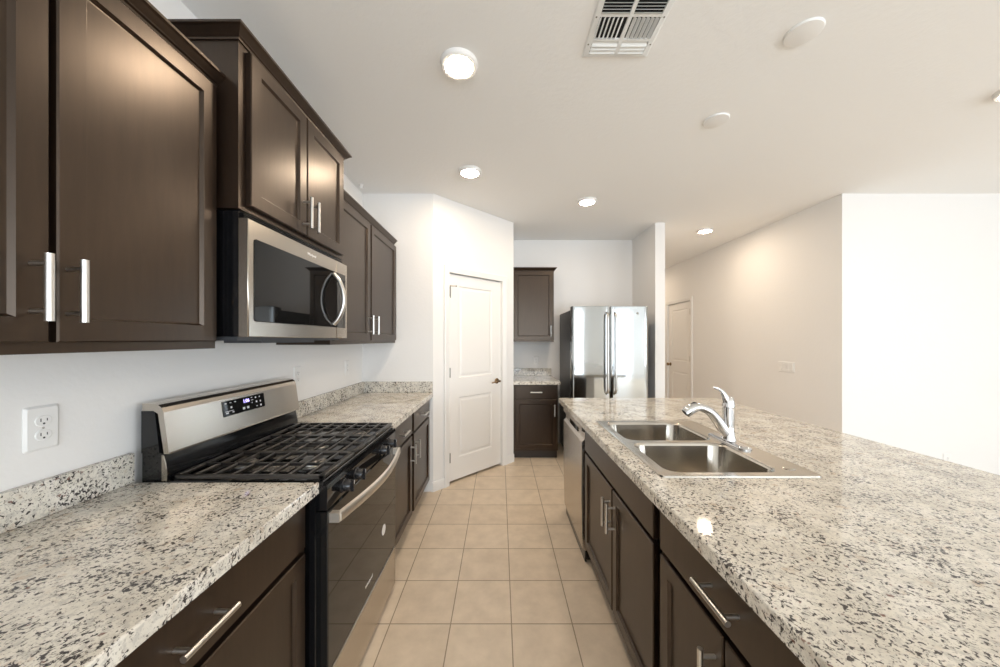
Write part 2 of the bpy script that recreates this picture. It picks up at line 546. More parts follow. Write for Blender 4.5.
def lever(bm, fr, u, v, w, d):
    lathe(bm, fr(u, v, w), fr.w, [(0.031, 0), (0.031, 0.005), (0.026, 0.011), (0.012, 0.014), (0.011, 0.045), (0.012, 0.055), (0.004, 0.060)], 24)
    pts = [fr(u, v, w + 0.048), fr(u + d * 0.04, v + 0.004, w + 0.052), fr(u + d * 0.08, v - 0.004, w + 0.050), fr(u + d * 0.115, v - 0.010, w + 0.046)]
    tube(bm, spline(pts, 6), [0.011, 0.010, 0.008, 0.006], 14)

g = 0.003
d1 = struct('door_1', M_DOORP, lambda bm: panel_door(bm, ANG, DO0 + g, DO1 - g, 0.024, DOZ - g - 0.006, -0.022, 0.035,
     [(DO0 + 0.135, DO1 - 0.135, 0.235, 0.83), (DO0 + 0.135, DO1 - 0.135, 1.02, 1.93)]))
for v in (0.26, 1.08, 1.86):
    part('hinge', M_HINGE, d1, lambda bm: hinge(bm, ANG, DO0 + 0.010, v), label='satin steel butt hinge')
part('door_lever', M_BRONZE, d1, lambda bm: lever(bm, ANG, DO1 - 0.065, 0.945, -0.0225, -1), label='aged brass lever handle')
def stopper(bm):
    cyl(bm, ANG(DO0 + 0.004, 1.915, 0.004), ANG(DO0 + 0.060, 1.915, 0.030), 0.004, seg=10)
    cyl(bm, ANG(DO0 + 0.012, 1.922, 0.006), ANG(DO0 + 0.012, 1.800, 0.006), 0.004, seg=10)
    cyl(bm, ANG(DO0 + 0.058, 1.915, 0.029), ANG(DO0 + 0.066, 1.915, 0.033), 0.008, seg=12)
part('door_stop', M_HINGE, d1, stopper, label='hinge pin door stop')
struct('trim_1', M_TRIM, lambda bm: casing(bm, ANG, DO0, DO1, DOZ))
struct('trim_2', M_TRIM, lambda bm: jamb(bm, ANG, DO0, DO1, DOZ, 0.10))

d2 = struct('door_2', M_DOORP, lambda bm: panel_door(bm, HALLF, HD0 + g, HD1 - g, 0.012, HDZ - g - 0.005, -0.022, 0.035,
     [(HD0 + 0.125, HD1 - 0.125, 0.235, 0.83), (HD0 + 0.125, HD1 - 0.125, 1.02, 1.93)]))
for v in (0.26, 1.08, 1.86):
    part('hinge', M_HINGE, d2, lambda bm: hinge(bm, HALLF, HD0 + 0.010, v), label='satin steel butt hinge')
part('door_knob', M_BRONZE, d2, lambda bm: lathe(bm, HALLF(HD1 - 0.065, 0.945, -0.0225), HALLF.w,
     [(0.031, 0), (0.031, 0.006), (0.012, 0.012), (0.012, 0.03), (0.026, 0.042), (0.029, 0.055), (0.022, 0.066), (0.004, 0.070)], 24), label='aged brass door knob')
struct('trim_3', M_TRIM, lambda bm: casing(bm, HALLF, HD0, HD1, HDZ))
struct('trim_4', M_TRIM, lambda bm: jamb(bm, HALLF, HD0, HD1, HDZ, 0.12))

# ------------------------------------------------------------------ cabinet pieces
def shaker(bm, fr, u0, u1, v0, v1, w0, t=0.020, rail=0.050):
    e = 0.003
    loft(bm, [rect(fr, u0, u1, v0, v1, w0),
              rect(fr, u0, u1, v0, v1, w0 + t - e),
              rect(fr, u0 + e, u1 - e, v0 + e, v1 - e, w0 + t),
              rect(fr, u0 + rail, u1 - rail, v0 + rail, v1 - rail, w0 + t),
              rect(fr, u0 + rail + 0.006, u1 - rail - 0.006, v0 + rail + 0.006, v1 - rail - 0.006, w0 + t - 0.0095),
              rect(fr, u0 + rail + 0.009, u1 - rail - 0.009, v0 + rail + 0.009, v1 - rail - 0.009, w0 + t - 0.010)])

def slab(bm, fr, u0, u1, v0, v1, w0, t=0.020):
    e = 0.0025
    loft(bm, [rect(fr, u0, u1, v0, v1, w0), rect(fr, u0, u1, v0, v1, w0 + t - e), rect(fr, u0 + e, u1 - e, v0 + e, v1 - e, w0 + t)])

def pull(bm, fr, u, v, w, vertical, L=0.136, r=0.0070, stand=0.036):
    du, dv = (0, 1) if vertical else (1, 0)
    h = L / 2; s = 0.048
    cyl(bm, fr(u - du * h, v - dv * h, w + stand), fr(u + du * h, v + dv * h, w + stand), r, seg=18)
    for k in (-s, s):
        cyl(bm, fr(u + du * k, v + dv * k, w), fr(u + du * k, v + dv * k, w + stand - r * 0.3), 0.0052, seg=14)

CROWN = [(0, 0), (0.005, 0), (0.007, 0.006), (0.012, 0.009), (0.014, 0.012), (0.028, 0.027), (0.031, 0.029), (0.035, 0.031), (0.035, 0.039), (0, 0.039)]
def crown(z): return [(d, z + h) for d, h in CROWN]

def cab_box(bm, fr, u0, u1, v0, v1, depth, toe=0.0):
    """closed cabinet body behind w = 0 with an open toe recess"""
    if toe: fbox(bm, fr, u0, u1, v0 + toe, v1, -depth, 0)
    else: fbox(bm, fr, u0, u1, v0, v1, -depth, 0)

def make_upper(label, fr, u0, u1, v0, v1, depth, doors, handles, path, cz, side):
    bx = fr((u0 + u1) / 2, v0, -depth / 2)
    t = thing('wall_cabinet', label, 'cabinet', bx, 'espresso wall cabinets')
    part('cabinet_body', M_WOOD, t, lambda bm: cab_box(bm, fr, u0, u1, v0, v1, depth), smooth=False)
    for (a, b, c, d), (hu, hv) in zip(doors, handles):
        dr = part('door', M_WOOD, t, lambda bm: shaker(bm, fr, a, b, c, d, 0.0005))
        part('handle', M_NICKEL, dr, lambda bm: pull(bm, fr, hu, hv, 0.0205, True), label='satin nickel bar pull')
    part('crown_moulding', M_WOOD, t, lambda bm: sweep_profile(bm, path, crown(cz), side))
    return t

def make_base(label, fr, u0, u1, depth, drawers, doors, top=0.876, hollow=False, name='base_cabinet'):
    bx = fr((u0 + u1) / 2, 0, -depth / 2)
    t = thing(name, label, 'cabinet', bx, 'espresso base cabinets')
    def body(bm):
        if not hollow:
            fbox(bm, fr, u0, u1, 0.10, top, -depth, 0)
        else:
            k = 0.018
            fbox(bm, fr, u0, u0 + k, 0.10, top, -depth, 0); fbox(bm, fr, u1 - k, u1, 0.10, top, -depth, 0)
            fbox(bm, fr, u0, u1, 0.10, 0.12, -depth, 0); fbox(bm, fr, u0, u1, 0.10, top, -depth, -depth + 0.012)
            fbox(bm, fr, u0, u1, 0.70, 0.73, -0.02, 0); fbox(bm, fr, u0, u1, top - 0.03, top, -0.02, 0)
            fbox(bm, fr, u0, u0 + 0.03, 0.10, top, -0.02, 0); fbox(bm, fr, u1 - 0.03, u1, 0.10, top, -0.02, 0)
    part('cabinet_body', M_WOOD, t, body, smooth=False)
    part('toe_kick', M_TOE, t, lambda bm: fbox(bm, fr, u0, u1, 0.0, 0.10, -depth, -0.055), smooth=False)
    for (a, b, c, d, h) in drawers:
        dr = part('drawer' if h else 'false_front', M_WOOD, t, lambda bm: slab(bm, fr, a, b, c, d, 0.0005))
        if h: part('handle', M_NICKEL, dr, lambda bm: pull(bm, fr, (a + b) / 2, (c + d) / 2, 0.0205, False), label='satin nickel bar pull')
    for (a, b, c, d, hu) in doors:
        dr = part('door', M_WOOD, t, lambda bm: shaker(bm, fr, a, b, c, d, 0.0005))
        if hu is not None: part('handle', M_NICKEL, dr, lambda bm: pull(bm, fr, hu, 0.578, 0.0205, True), label='satin nickel bar pull')
    return t

# wall cabinets on the left
UF = LEFT(-0.96)
dep = 0.305 - 0.001
make_upper('large dark espresso two-door wall cabinet left of the microwave', UF, 0.300, 1.139, 1.370, 2.255, dep,
           [(0.312, 0.706, 1.394, 2.240), (0.718, 1.123, 1.394, 2.240)], [(0.678, 1.505), (0.7355, 1.505)],
           [(WX + 0.001, 0.300), (-0.96, 0.300), (-0.96, 1.1425)], 2.252, 1)
MF = LEFT(-0.885)
make_upper('deeper, higher-hung dark espresso wall cabinet right above the microwave', MF, 1.143, 1.905, 1.845, 2.415, 0.379,
           [(1.176, 1.514, 1.865, 2.398), (1.522, 1.872, 1.865, 2.398)], [(1.488, 1.957), (1.547, 1.957)],
           [(WX + 0.001, 1.143), (-0.885, 1.143), (-0.885, 1.905), (WX + 0.001, 1.905)], 2.412, 1)
make_upper('dark espresso two-door wall cabinet between the microwave and the pantry wall', UF, 1.908, 3.095, 1.370, 2.255, dep,
           [(1.925, 2.455, 1.394, 2.240), (2.478, 3.062, 1.394, 2.240)], [(2.415, 1.505), (2.520, 1.505)],
           [(-0.96, 1.945), (-0.96, 3.045)], 2.252, 1)

# base cabinets on the left
LF = LEFT(-0.660)
ld = 0.604
make_base('dark espresso base cabinet under the nearest left countertop, left of the range', LF, 0.300, 1.140, ld,
          [(0.312, 1.112, 0.716, 0.862, True)], [(0.312, 0.706, 0.125, 0.698, 0.675), (0.718, 1.112, 0.125, 0.698, 0.749)])
make_base('dark espresso base cabinet with drawer over door, directly right of the range', LF, 1.918, 2.489, ld,
          [(1.930, 2.462, 0.716, 0.862, True)], [(1.930, 2.462, 0.125, 0.698, 2.425)])
make_base('dark espresso base cabinet with drawer over door, ending at the pantry wall', LF, 2.491, 3.106, ld,
          [(2.512, 3.068, 0.716, 0.862, True)], [(2.512, 3.068, 0.125, 0.698, 2.550)])

# cabinets on the back wall beside the refrigerator
BUF = BACK(4.245)
make_upper('small single-door dark wall cabinet on the back wall, left of the refrigerator', BUF, 0.160, 0.676, 1.372, 2.270, 0.314,
           [(0.172, 0.664, 1.392, 2.256)], [(0.632, 1.505)],
           [(0.158, 4.245), (0.676, 4.245), (0.676, BY - 0.001)], 2.262, 1)
BBF = BACK(3.955)
make_base('small dark base cabinet on the back wall between pantry wall and refrigerator', BBF, 0.160, 0.676, 0.604,
          [(0.178, 0.660, 0.716, 0.862, True)], [(0.178, 0.660, 0.125, 0.698, 0.632)])

# ------------------------------------------------------------------ countertops
def counter(bm, x0, x1, y0, y1, z0=0.876, z1=0.914, hole=None, e=0.004):
    """slab with eased edges; optional rectangular cut-out"""
    fr = WORLD
    rings = [rect(fr, x0, x1, y0, y1, z0), rect(fr, x0, x1, y0, y1, z1 - e), rect(fr, x0 + e * .3, x1 - e * .3, y0 + e * .3, y1 - e * .3, z1 - e * .3), rect(fr, x0 + e, x1 - e, y0 + e, y1 - e, z1)]
    if hole is None:
        loft(bm, rings)
    else:
        hx0, hx1, hy0, hy1 = hole
        rings += [rect(fr, hx0, hx1, hy0, hy1, z1), rect(fr, hx0, hx1, hy0, hy1, z0)]
        vr = loft(bm, rings, False, False)
        a, b = vr[0], vr[-1]
        for i in range(4):
            j = (i + 1) % 4
            bm.faces.new((b[i], b[j], a[j], a[i]))

def splash(bm, x0, x1, y0, y1): box(bm, x0, x1, y0, y1, 0.9145, 1.014, 0.0015, 1)

CX = -0.617
t = thing('countertop', 'speckled granite countertop in the left foreground, in front of the wall outlet', 'countertop', (-0.94, 0.71, 0.876), 'granite countertops')
part('slab', M_GRAN, t, lambda bm: counter(bm, WX + 0.0005, CX, 0.285, 1.152))
part('backsplash', M_GRAN, t, lambda bm: splash(bm, WX + 0.0005, WX + 0.021, 0.285, 1.152))
t = thing('countertop', 'speckled granite countertop between the gas range and the pantry wall', 'countertop', (-0.94, 2.52, 0.876), 'granite countertops')
part('slab', M_GRAN, t, lambda bm: counter(bm, WX + 0.0005, CX, 1.916, PF - 0.0005))
part('backsplash', M_GRAN, t, lambda bm: splash(bm, WX + 0.0005, WX + 0.021, 1.916, PF - 0.0005))
part('backsplash', M_GRAN, t, lambda bm: splash(bm, WX + 0.0215, CX, PF - 0.021, PF - 0.0005))
t = thing('countertop', 'short granite countertop on the small back wall cabinet beside the refrigerator', 'countertop', (0.43, 4.23, 0.876), 'granite countertops')
part('slab', M_GRAN, t, lambda bm: counter(bm, PB[0] + 0.0015, 0.702, 3.912, BY - 0.0005))
part('backsplash', M_GRAN, t, lambda bm: splash(bm, PB[0] + 0.0015, 0.690, BY - 0.021, BY - 0.0005))
HOLE = (0.592, 1.112, 1.212, 1.978)
IX0, IX1, IY0, IY1 = 0.490, 1.792, 0.430, 2.815
one('island_countertop', M_GRAN, lambda bm: counter(bm, IX0, IX1, IY0, IY1, hole=HOLE),
    'wide speckled granite island countertop holding the double sink', 'countertop', 'granite countertops')

# ------------------------------------------------------------------ island base
IF = ISL(0.545)
make_base('dark espresso island sink cabinet with two doors under a plain front', IF, 1.140, 2.112, 0.590,
          [(1.160, 2.090, 0.716, 0.862, False)], [(1.160, 1.578, 0.125, 0.698, 1.552), (1.590, 2.090, 0.125, 0.698, 1.616)], hollow=True)
make_base('dark espresso island cabinet with one drawer over two doors, nearest the camera', IF, 0.455, 1.136, 0.590,
          [(0.475, 1.110, 0.716, 0.862, True)], [(0.475, 0.790, 0.125, 0.698, 0.765), (0.798, 1.110, 0.125, 0.698, 0.825)])
one('island_end_panel', M_WOOD, lambda bm: box(bm, 0.545, 1.135, 2.728, 2.785, 0.0, 0.876, 0.002, 1),
    'dark wood end panel of the island beyond the dishwasher', 'panel')
struct('wall_island', M_WALL, lambda bm: box(bm, 1.14, 1.27, 0.455, 2.785, 0, 0.876))

# dishwasher
t = thing('dishwasher', 'stainless steel dishwasher built into the far end of the island', 'dishwasher', (0.83, 2.42, 0))
DW = ISL(0.545)
part('tub', M_BLACK, t, lambda bm: fbox(bm, DW, 2.118, 2.722, 0.02, 0.868, -0.57, 0), smooth=False)
part('kick_plate', M_BLACK, t, lambda bm: fbox(bm, DW, 2.122, 2.718, 0.004, 0.075, 0.0005, 0.012), smooth=False)
def dw_door(bm):
    u0, u1 = 2.121, 2.719
    prof = [(0.075, 0.012), (0.085, 0.026), (0.40, 0.034), (0.755, 0.032), (0.772, 0.014), (0.815, 0.012), (0.826, 0.033), (0.864, 0.033), (0.868, 0.025), (0.868, 0.001), (0.075, 0.001)]
    prism(bm, prof, lambda v, w, u: DW(u, v, w), u0, u1)
dd = part('door', M_STEEL, t, dw_door)
part('pocket_handle', M_BLACK, dd, lambda bm: fbox(bm, DW, 2.30, 2.54, 0.776, 0.812, 0.0145, 0.0195), smooth=False, label='dark recessed pocket handle')

# sink
def rim(bm):
    z = 0.9185
    outer_low = rrect(WORLD, 0.566, 1.140, 1.185, 2.005, 0.9145, 0.02)
    loop = [outer_low, rrect(WORLD, 0.568, 1.138, 1.187, 2.003, z + 0.0015, 0.02), rrect(WORLD, 0.580, 1.126, 1.199, 1.991, z, 0.015)]
    vr = loft(bm, loop, False, False)
    bm.edges.ensure_lookup_table()
    def ring_edges(vs): return [bm.edges.get((vs[i], vs[(i + 1) % len(vs)])) for i in range(len(vs))]
    edges = ring_edges(vr[-1])
    for (y0, y1) in BOWLS:
        vs = [bm.verts.new(p) for p in rrect(WORLD, BX0, BX1, y0, y1, z, 0.055)]
        edges += [bm.edges.new((vs[i], vs[(i + 1) % len(vs)])) for i in range(len(vs))]
    bmesh.ops.triangle_fill(bm, use_beauty=True, use_dissolve=False, edges=edges)
BX0, BX1 = 0.608, 1.028
BOWLS = [(1.224, 1.578), (1.612, 1.966)]
t = thing('kitchen_sink', 'double-bowl stainless steel drop-in sink set in the island countertop', 'sink', (0.85, 1.595, 0.914))
part('rim', M_SINK, t, rim)
def bowl(bm, y0, y1):
    z = 0.9185
    R = []
    for (i, dz, r) in ((0, 0, 0.055), (0.004, -0.003, 0.055), (0.008, -0.012, 0.055), (0.016, -0.14, 0.06), (0.024, -0.165, 0.06), (0.05, -0.182, 0.06), (0.10, -0.186, 0.04)):
        R.append(rrect(WORLD, BX0 + i, BX1 - i, y0 + i, y1 - i, z + dz, r))
    loft(bm, R, False, True)
for (y0, y1) in BOWLS:
    b = part('bowl', M_SINK, t, lambda bm: bowl(bm, y0, y1))
    cy = (y0 + y1) / 2
    part('drain', M_CHROME, b, lambda bm: lathe(bm, (0.811, cy, 0.7326), (0, 0, 1), [(0.045, 0), (0.045, 0.002), (0.038, 0.0035), (0.030, 0.001), (0.012, 0.001), (0.010, 0.008), (0.002, 0.009)], 28), label='round chrome drain strainer')
part('hole_cover', M_SINK, t, lambda bm: lathe(bm, (1.078, 1.262, 0.9187), (0, 0, 1), [(0.020, 0), (0.020, 0.001), (0.014, 0.003), (0.002, 0.0035)], 24))

# faucet
FXc, FYc, FZ = 1.075, 1.590, 0.9190
t = thing('faucet', 'chrome single-lever pull-out kitchen faucet standing behind the sink bowls', 'faucet', (FXc, FYc, FZ))
def deck_plate(bm):
    rings = []
    for (i, z) in ((0, 0), (0.0, 0.004), (0.004, 0.009), (0.012, 0.012)):
        rings.append(rrect(WORLD, FXc - 0.028 + i, FXc + 0.028 - i, FYc - 0.130 + i, FYc + 0.130 - i, FZ + z, 0.0275 - i * 0.9, 8))
    loft(bm, rings)
part('deck_plate', M_CHROME, t, deck_plate)
part('faucet_body', M_CHROME, t, lambda bm: lathe(bm, (FXc, FYc, FZ + 0.0115), (0, 0, 1),
     [(0.031, 0), (0.030, 0.008), (0.0255, 0.016), (0.0245, 0.06), (0.025, 0.12), (0.0255, 0.150), (0.022, 0.151), (0.022, 0.154), (0.0255, 0.155), (0.024, 0.180), (0.019, 0.196), (0.010, 0.204), (0.001, 0.206)], 32))
sp = spline([(1.066, FYc, 0.962), (1.045, FYc, 0.985), (1.018, FYc, 1.025), (0.985, FYc, 1.062), (0.945, FYc, 1.080), (0.925, FYc, 1.080)], 8)
part('spout', M_CHROME, t, lambda bm: tube(bm, sp, [0.025, 0.023, 0.0205, 0.019, 0.0185], 22))
hd = spline([(0.930, FYc, 1.081), (0.912, FYc, 1.079), (0.893, FYc, 1.069), (0.873, FYc, 1.052)], 6)
sh = part('spray_head', M_CHROME, t, lambda bm: tube(bm, hd, [0.0187, 0.0225, 0.024, 0.024, 0.021], 22))
part('nozzle', M_BPLAST, sh, lambda bm: cyl(bm, (0.8733, FYc, 1.0523), (0.8718, FYc, 1.0510), 0.015, seg=20), label='dark spray nozzle face')
part('spray_button', M_BPLAST, sh, lambda bm: tube(bm, spline([(0.925, FYc, 1.100), (0.912, FYc, 1.1005), (0.899, FYc, 1.0955)], 4), [0.004, 0.006, 0.004], 12), label='dark spray toggle')
lv = spline([(1.068, FYc, 1.104), (1.060, FYc, 1.128), (1.048, FYc, 1.150), (1.030, FYc, 1.166), (1.004, FYc, 1.176)], 7)
part('lever', M_CHROME, t, lambda bm: tube(bm, lv, [0.018, 0.016, 0.011, 0.0075, 0.006], 18))

# ------------------------------------------------------------------ microwave
t = thing('microwave', 'stainless over-the-range microwave with curved handle above the gas range', 'microwave', (-1.06, 1.525, 1.408))
MW = LEFT(-0.895)
m0, m1 = 1.156, 1.901
part('case', M_BLACK, t, lambda bm: fbox(bm, MW, m0, m1, 1.410, 1.843, -0.367, 0), smooth=False)
part('bottom_plate', M_GREY, t, lambda bm: (fbox(bm, MW, m0 + 0.004, m1 - 0.004, 1.396, 1.4095, -0.30, -0.006), fbox(bm, MW, 1.34, 1.72, 1.386, 1.396, -0.20, -0.05)), smooth=False)
part('vent_grille', M_BLACK, t, lambda bm: [fbox(bm, MW, m0 + 0.01, m1 - 0.01, 1.8185 + k * 0.006, 1.8215 + k * 0.006, 0.0005, 0.012) for k in range(4)], smooth=False)
MWF = LEFT(-0.860)
split = 1.776
def mw_panel(u0, u1):
    def f(bm):
        loft(bm, [rect(MWF, u0, u1, 1.408, 1.816, -0.034), rect(MWF, u0, u1, 1.408, 1.816, -0.004), rect(MWF, u0 + .003, u1 - .003, 1.411, 1.813, 0)])
    return f
dr = part('door', M_STEEL, t, mw_panel(m0, split - 0.001))
part('window', M_BGLASS, dr, lambda bm: loft(bm, [rrect(MWF, 1.181, split - 0.0015, 1.463, 1.753, 0.0002, 0.012), rrect(MWF, 1.181, split - 0.0015, 1.463, 1.753, 0.002, 0.012), rrect(MWF, 1.183, split - 0.003, 1.465, 1.751, 0.003, 0.011)]), label='black glass window')
def bow(bm):
    u = 1.738
    pts = spline([MWF(u, 1.478, 0.006), MWF(u, 1.510, 0.032), MWF(u, 1.560, 0.052), MWF(u, 1.607, 0.058), MWF(u, 1.655, 0.052), MWF(u, 1.705, 0.032), MWF(u, 1.738, 0.006)], 6)
    tube(bm, pts, 0.0125, 16, 0.8)
part('handle', M_NICKEL, dr, bow, label='curved satin steel door handle')
text_part('maker_mark', 'Whirlpool', M_LOGO, dr, MWF, 1.545, 1.785, 0.0002, 0.017)
cp = part('control_panel', M_STEEL, t, mw_panel(split + 0.001, m1))
part('touch_panel', M_BGLASS, cp, lambda bm: loft(bm, [rect(MWF, split + 0.0015, 1.872, 1.463, 1.753, 0.0002), rect(MWF, split + 0.0015, 1.872, 1.463, 1.753, 0.003)]), smooth=False, label='black glass touch panel')

# ------------------------------------------------------------------ gas range
t = thing('gas_range', 'freestanding stainless and black gas range between the left countertops', 'range', (-0.91, 1.525, 0))
r0, r1 = 1.156, 1.909
part('body', M_BLACK, t, lambda bm: box(bm, -1.235, -0.630, r0, r1, 0.035, 0.900, 0.003, 1))
for x in (-1.18, -0.70):
    for y in (r0 + .05, r1 - .05):
        part('foot', M_BPLAST, t, lambda bm: cyl(bm, (x, y, 0.0), (x, y, 0.036), 0.018, seg=12))
# backguard
def guard_lower(bm):
    poly = [(-1.228, 0.9005), (-1.142, 0.9005), (-1.142, 0.925), (-1.150, 0.985), (-1.158, 1.010), (-1.228, 1.010)]
    prism(bm, poly, lambda x, z, y: Vector((x, y, z)), r0 + 0.004, r1 - 0.004)
bg = part('backguard', M_BLACK, t, guard_lower, label='black lower backguard')
for yy in (r0 + 0.0005, r1 - 0.0045):
    part('edge_trim', M_STEEL, bg, lambda bm: prism(bm, [(-1.158, 0.915), (-1.140, 0.915), (-1.1405, 0.945), (-1.147, 0.985), (-1.153, 1.004), (-1.158, 1.004)], lambda x, z, y: Vector((x, y, z)), yy, yy + 0.003), label='steel edge trim')
def guard_back(bm):
    poly = [(-1.228, 1.0105), (-1.166, 1.0105), (-1.182, 1.155), (-1.228, 1.155)]
    prism(bm, poly, lambda x, z, y: Vector((x, y, z)), r0 + 0.001, r1 - 0.001)
part('guard_back', M_BLACK, bg, guard_back, label='black backguard rear housing')
def guard_face(bm):
    # folded steel face: front sheet, rounded top, side lips
    front = [(-1.130, 1.008), (-1.1335, 1.012), (-1.152, 1.150), (-1.158, 1.166), (-1.170, 1.176), (-1.186, 1.180), (-1.224, 1.180)]
    back = [(-1.224, 1.1555), (-1.186, 1.1555), (-1.1705, 1.146), (-1.1505, 1.012), (-1.150, 1.008)]
    prism(bm, front + back, lambda x, z, y: Vector((x, y, z)), r0 + 0.0005, r1 - 0.0005)
gf = part('guard_face', M_STEEL, t, guard_face, label='brushed steel control fascia')
# display set in the sloped fascia
tilt = math.atan2(0.0185, 0.138)
DF = Frame((-1.1335, 0, 1.012), (0, 1, 0), (math.cos(tilt), 0, math.sin(tilt)), (-math.sin(tilt), 0, math.cos(tilt)))
dp = part('display_panel', M_BGLASS, t, lambda bm: loft(bm, [rect(DF, 1.396, 1.643, 0.066, 0.130, 0.0003), rect(DF, 1.396, 1.643, 0.066, 0.130, 0.0015), rect(DF, 1.398, 1.641, 0.068, 0.128, 0.0025)]), smooth=False, label='black glass display panel')
text_part('clock_digits', '1:06', M_DIGIT, dp, DF, 1.526, 0.112, 0.0028, 0.022, 0.0003)
def legends(bm):
    for (u, v, a, b) in ((1.412, .120, .010, .004), (1.438, .120, .010, .003), (1.463, .120, .010, .003), (1.440, .100, .009, .008), (1.428, .086, .046, .002),
                         (1.416, .079, .014, .005), (1.448, .079, .010, .004), (1.508, .082, .013, .010), (1.533, .082, .013, .010),
                         (1.560, .122, .008, .003), (1.562, .110, .014, .002), (1.560, .098, .004, .004), (1.585, .118, .008, .006), (1.588, .098, .009, .008), (1.588, .078, .008, .004),
                         (1.610, .118, .007, .005), (1.613, .097, .007, .008), (1.614, .078, .010, .008)):
        fbox(bm, DF, u - a / 2, u + a / 2, v - b / 2, v + b / 2, 0.0025, 0.0029)
part('key_legends', M_LEGEND, dp, legends, smooth=False, label='pale keypad markings')
# cooktop
part('cooktop', M_BLACK, t, lambda bm: loft(bm, [rect(WORLD, -1.141, -0.606, r0, r1, 0.9005), rect(WORLD, -1.141, -0.604, r0, r1, 0.912), rect(WORLD, -1.139, -0.608, r0 + .004, r1 - .004, 0.915), rect(WORLD, -1.128, -0.622, r0 + .016, r1 - .016, 0.915), rect(WORLD, -1.118, -0.632, r0 + .026, r1 - .026, 0.908)]))
BURN = [(-0.745, 1.340, 0.046), (-0.745, 1.734, 0.052), (-1.010, 1.340, 0.036), (-1.010, 1.734, 0.040), (-0.878, 1.534, 0.044)]
for i, (x, y, r) in enumerate(BURN):
    if i < 4:
        bb = part('burner', M_ALU, t, lambda bm: lathe(bm, (x, y, 0.9078), (0, 0, 1), [(r + .012, 0), (r + .012, .003), (r + .002, .005), (r, .011), (r - .004, .012)], 32), label='aluminium burner base')
        part('burner_cap', M_IRON, bb, lambda bm: lathe(bm, (x, y, 0.9198), (0, 0, 1), [(r - .008, 0), (r - .008, .003), (r - .012, .006), (0.002, .0065)], 32), label='black burner cap')
    else:
        def oval(bm, k, z0, z1, e):
            loft(bm, [rrect(WORLD, x - 0.095 + k, x + 0.095 - k, y - 0.036 + k, y + 0.036 - k, z0, 0.0355 - k), rrect(WORLD, x - 0.095 + k, x + 0.095 - k, y - 0.036 + k, y + 0.036 - k, z1 - e, 0.0355 - k), rrect(WORLD, x - 0.095 + k + e, x + 0.095 - k - e, y - 0.036 + k + e, y + 0.036 - k - e, z1, 0.0355 - k - e)])
        bb = part('burner', M_ALU, t, lambda bm: oval(bm, 0, 0.9078, 0.918, 0.002), label='oval aluminium centre burner base')
        part('burner_cap', M_IRON, bb, lambda bm: oval(bm, 0.012, 0.9181, 0.924, 0.002), label='black oval centre burner cap')
def grate(y0, y1):
    def f(bm):
        x0, x1 = -1.130, -0.606
        zb, zt = 0.919, 0.9325
        b = 0.0045
        box(bm, x0, x0 + 0.014, y0, y1, zb, zt, 0.002, 1)
        box(bm, x1 - 0.020, x1, y0, y1, zb, zt, 0.002, 1)
        box(bm, x0, x1, y0, y0 + 0.012, zb, zt, 0.002, 1)
        box(bm, x0, x1, y1 - 0.012, y1, zb, zt, 0.002, 1)
        ym = (y0 + y1) / 2
        box(bm, x0, x1, ym - b, ym + b, zb + .001, zt - .0005, 0.002, 1)
        for k in range(1, 8):
            xx = x0 + (x1 - x0) * k / 8
            box(bm, xx - b, xx + b, y0 + 0.006, y1 - 0.006, zb + 0.0005, zt - .0003, 0.002, 1)
        for xx in (x0 + 0.008, x1 - 0.010):
            for yy in (y0 + 0.010, y1 - 0.010):
                box(bm, xx - .006, xx + .006, yy - .005, yy + .005, 0.9152, zb + 0.003)
    return f
for (a, b) in ((1.164, 1.411), (1.413, 1.655), (1.657, 1.904)):
    part('grate', M_IRON, t, grate(a, b), label='cast iron pan grate')
# front control panel with knobs
def manifold(bm):
    poly = [(-0.6295, 0.815), (-0.592, 0.815), (-0.590, 0.884), (-0.594, 0.8995), (-0.6295, 0.8995)]
    prism(bm, poly, lambda x, z, y: Vector((x, y, z)), r0, r1)
part('control_panel', M_BLACK, t, manifold, label='glossy black front control panel')
KF = LEFT(-0.5915)
for y in (1.275, 1.383, 1.683, 1.791):
    def knob(bm):
        lathe(bm, KF(y, 0.850, 0), KF.w, [(0.026, 0), (0.026, 0.005), (0.0215, 0.008), (0.020, 0.030), (0.018, 0.033), (0.002, 0.0335)], 28)
        fbox(bm, KF, y - 0.006, y + 0.006, 0.829, 0.871, 0.030, 0.042)
    kb = part('knob', M_BPLAST, t, knob)
    part('pointer', M_LEGEND, kb, lambda bm: fbox(bm, KF, y - 0.001, y + 0.001, 0.856, 0.870, 0.0421, 0.0426), smooth=False, label='pale pointer line')
# oven door, handle, drawer
OF = LEFT(-0.589)
od = part('oven_door', M_BGLASS, t, lambda bm: loft(bm, [rect(OF, r0 + .002, r1 - .002, 0.252, 0.808, -0.0405), rect(OF, r0 + .002, r1 - .002, 0.252, 0.808, -0.004), rect(OF, r0 + .005, r1 - .005, 0.255, 0.805, 0)]), label='black glass oven door')
def oven_bar(bm):
    pts = []
    for k in range(25):
        s = k / 24; u = 1.178 + (1.872 - 1.178) * s
        w = 0.030 + 0.040 * math.sin(PI * s)
        pts.append((u, w))
    rings = []
    for i, (u, w) in enumerate(pts):
        rings.append([OF(u, 0.764, w - 0.005), OF(u, 0.766, w + 0.004), OF(u, 0.772, w + 0.007), OF(u, 0.794, w + 0.007), OF(u, 0.800, w + 0.004), OF(u, 0.802, w - 0.005)])
    loft(bm, rings)
    for u in (1.178, 1.872):
        fbox(bm, OF, u - 0.012, u + 0.012, 0.768, 0.800, 0.0, 0.034)
part('handle', M_STRAP, od, oven_bar, label='bowed brushed steel oven handle')
text_part('maker_mark', 'Whirlpool', M_LOGO, od, OF, 1.520, 0.312, 0.0003, 0.020, 0.0004)
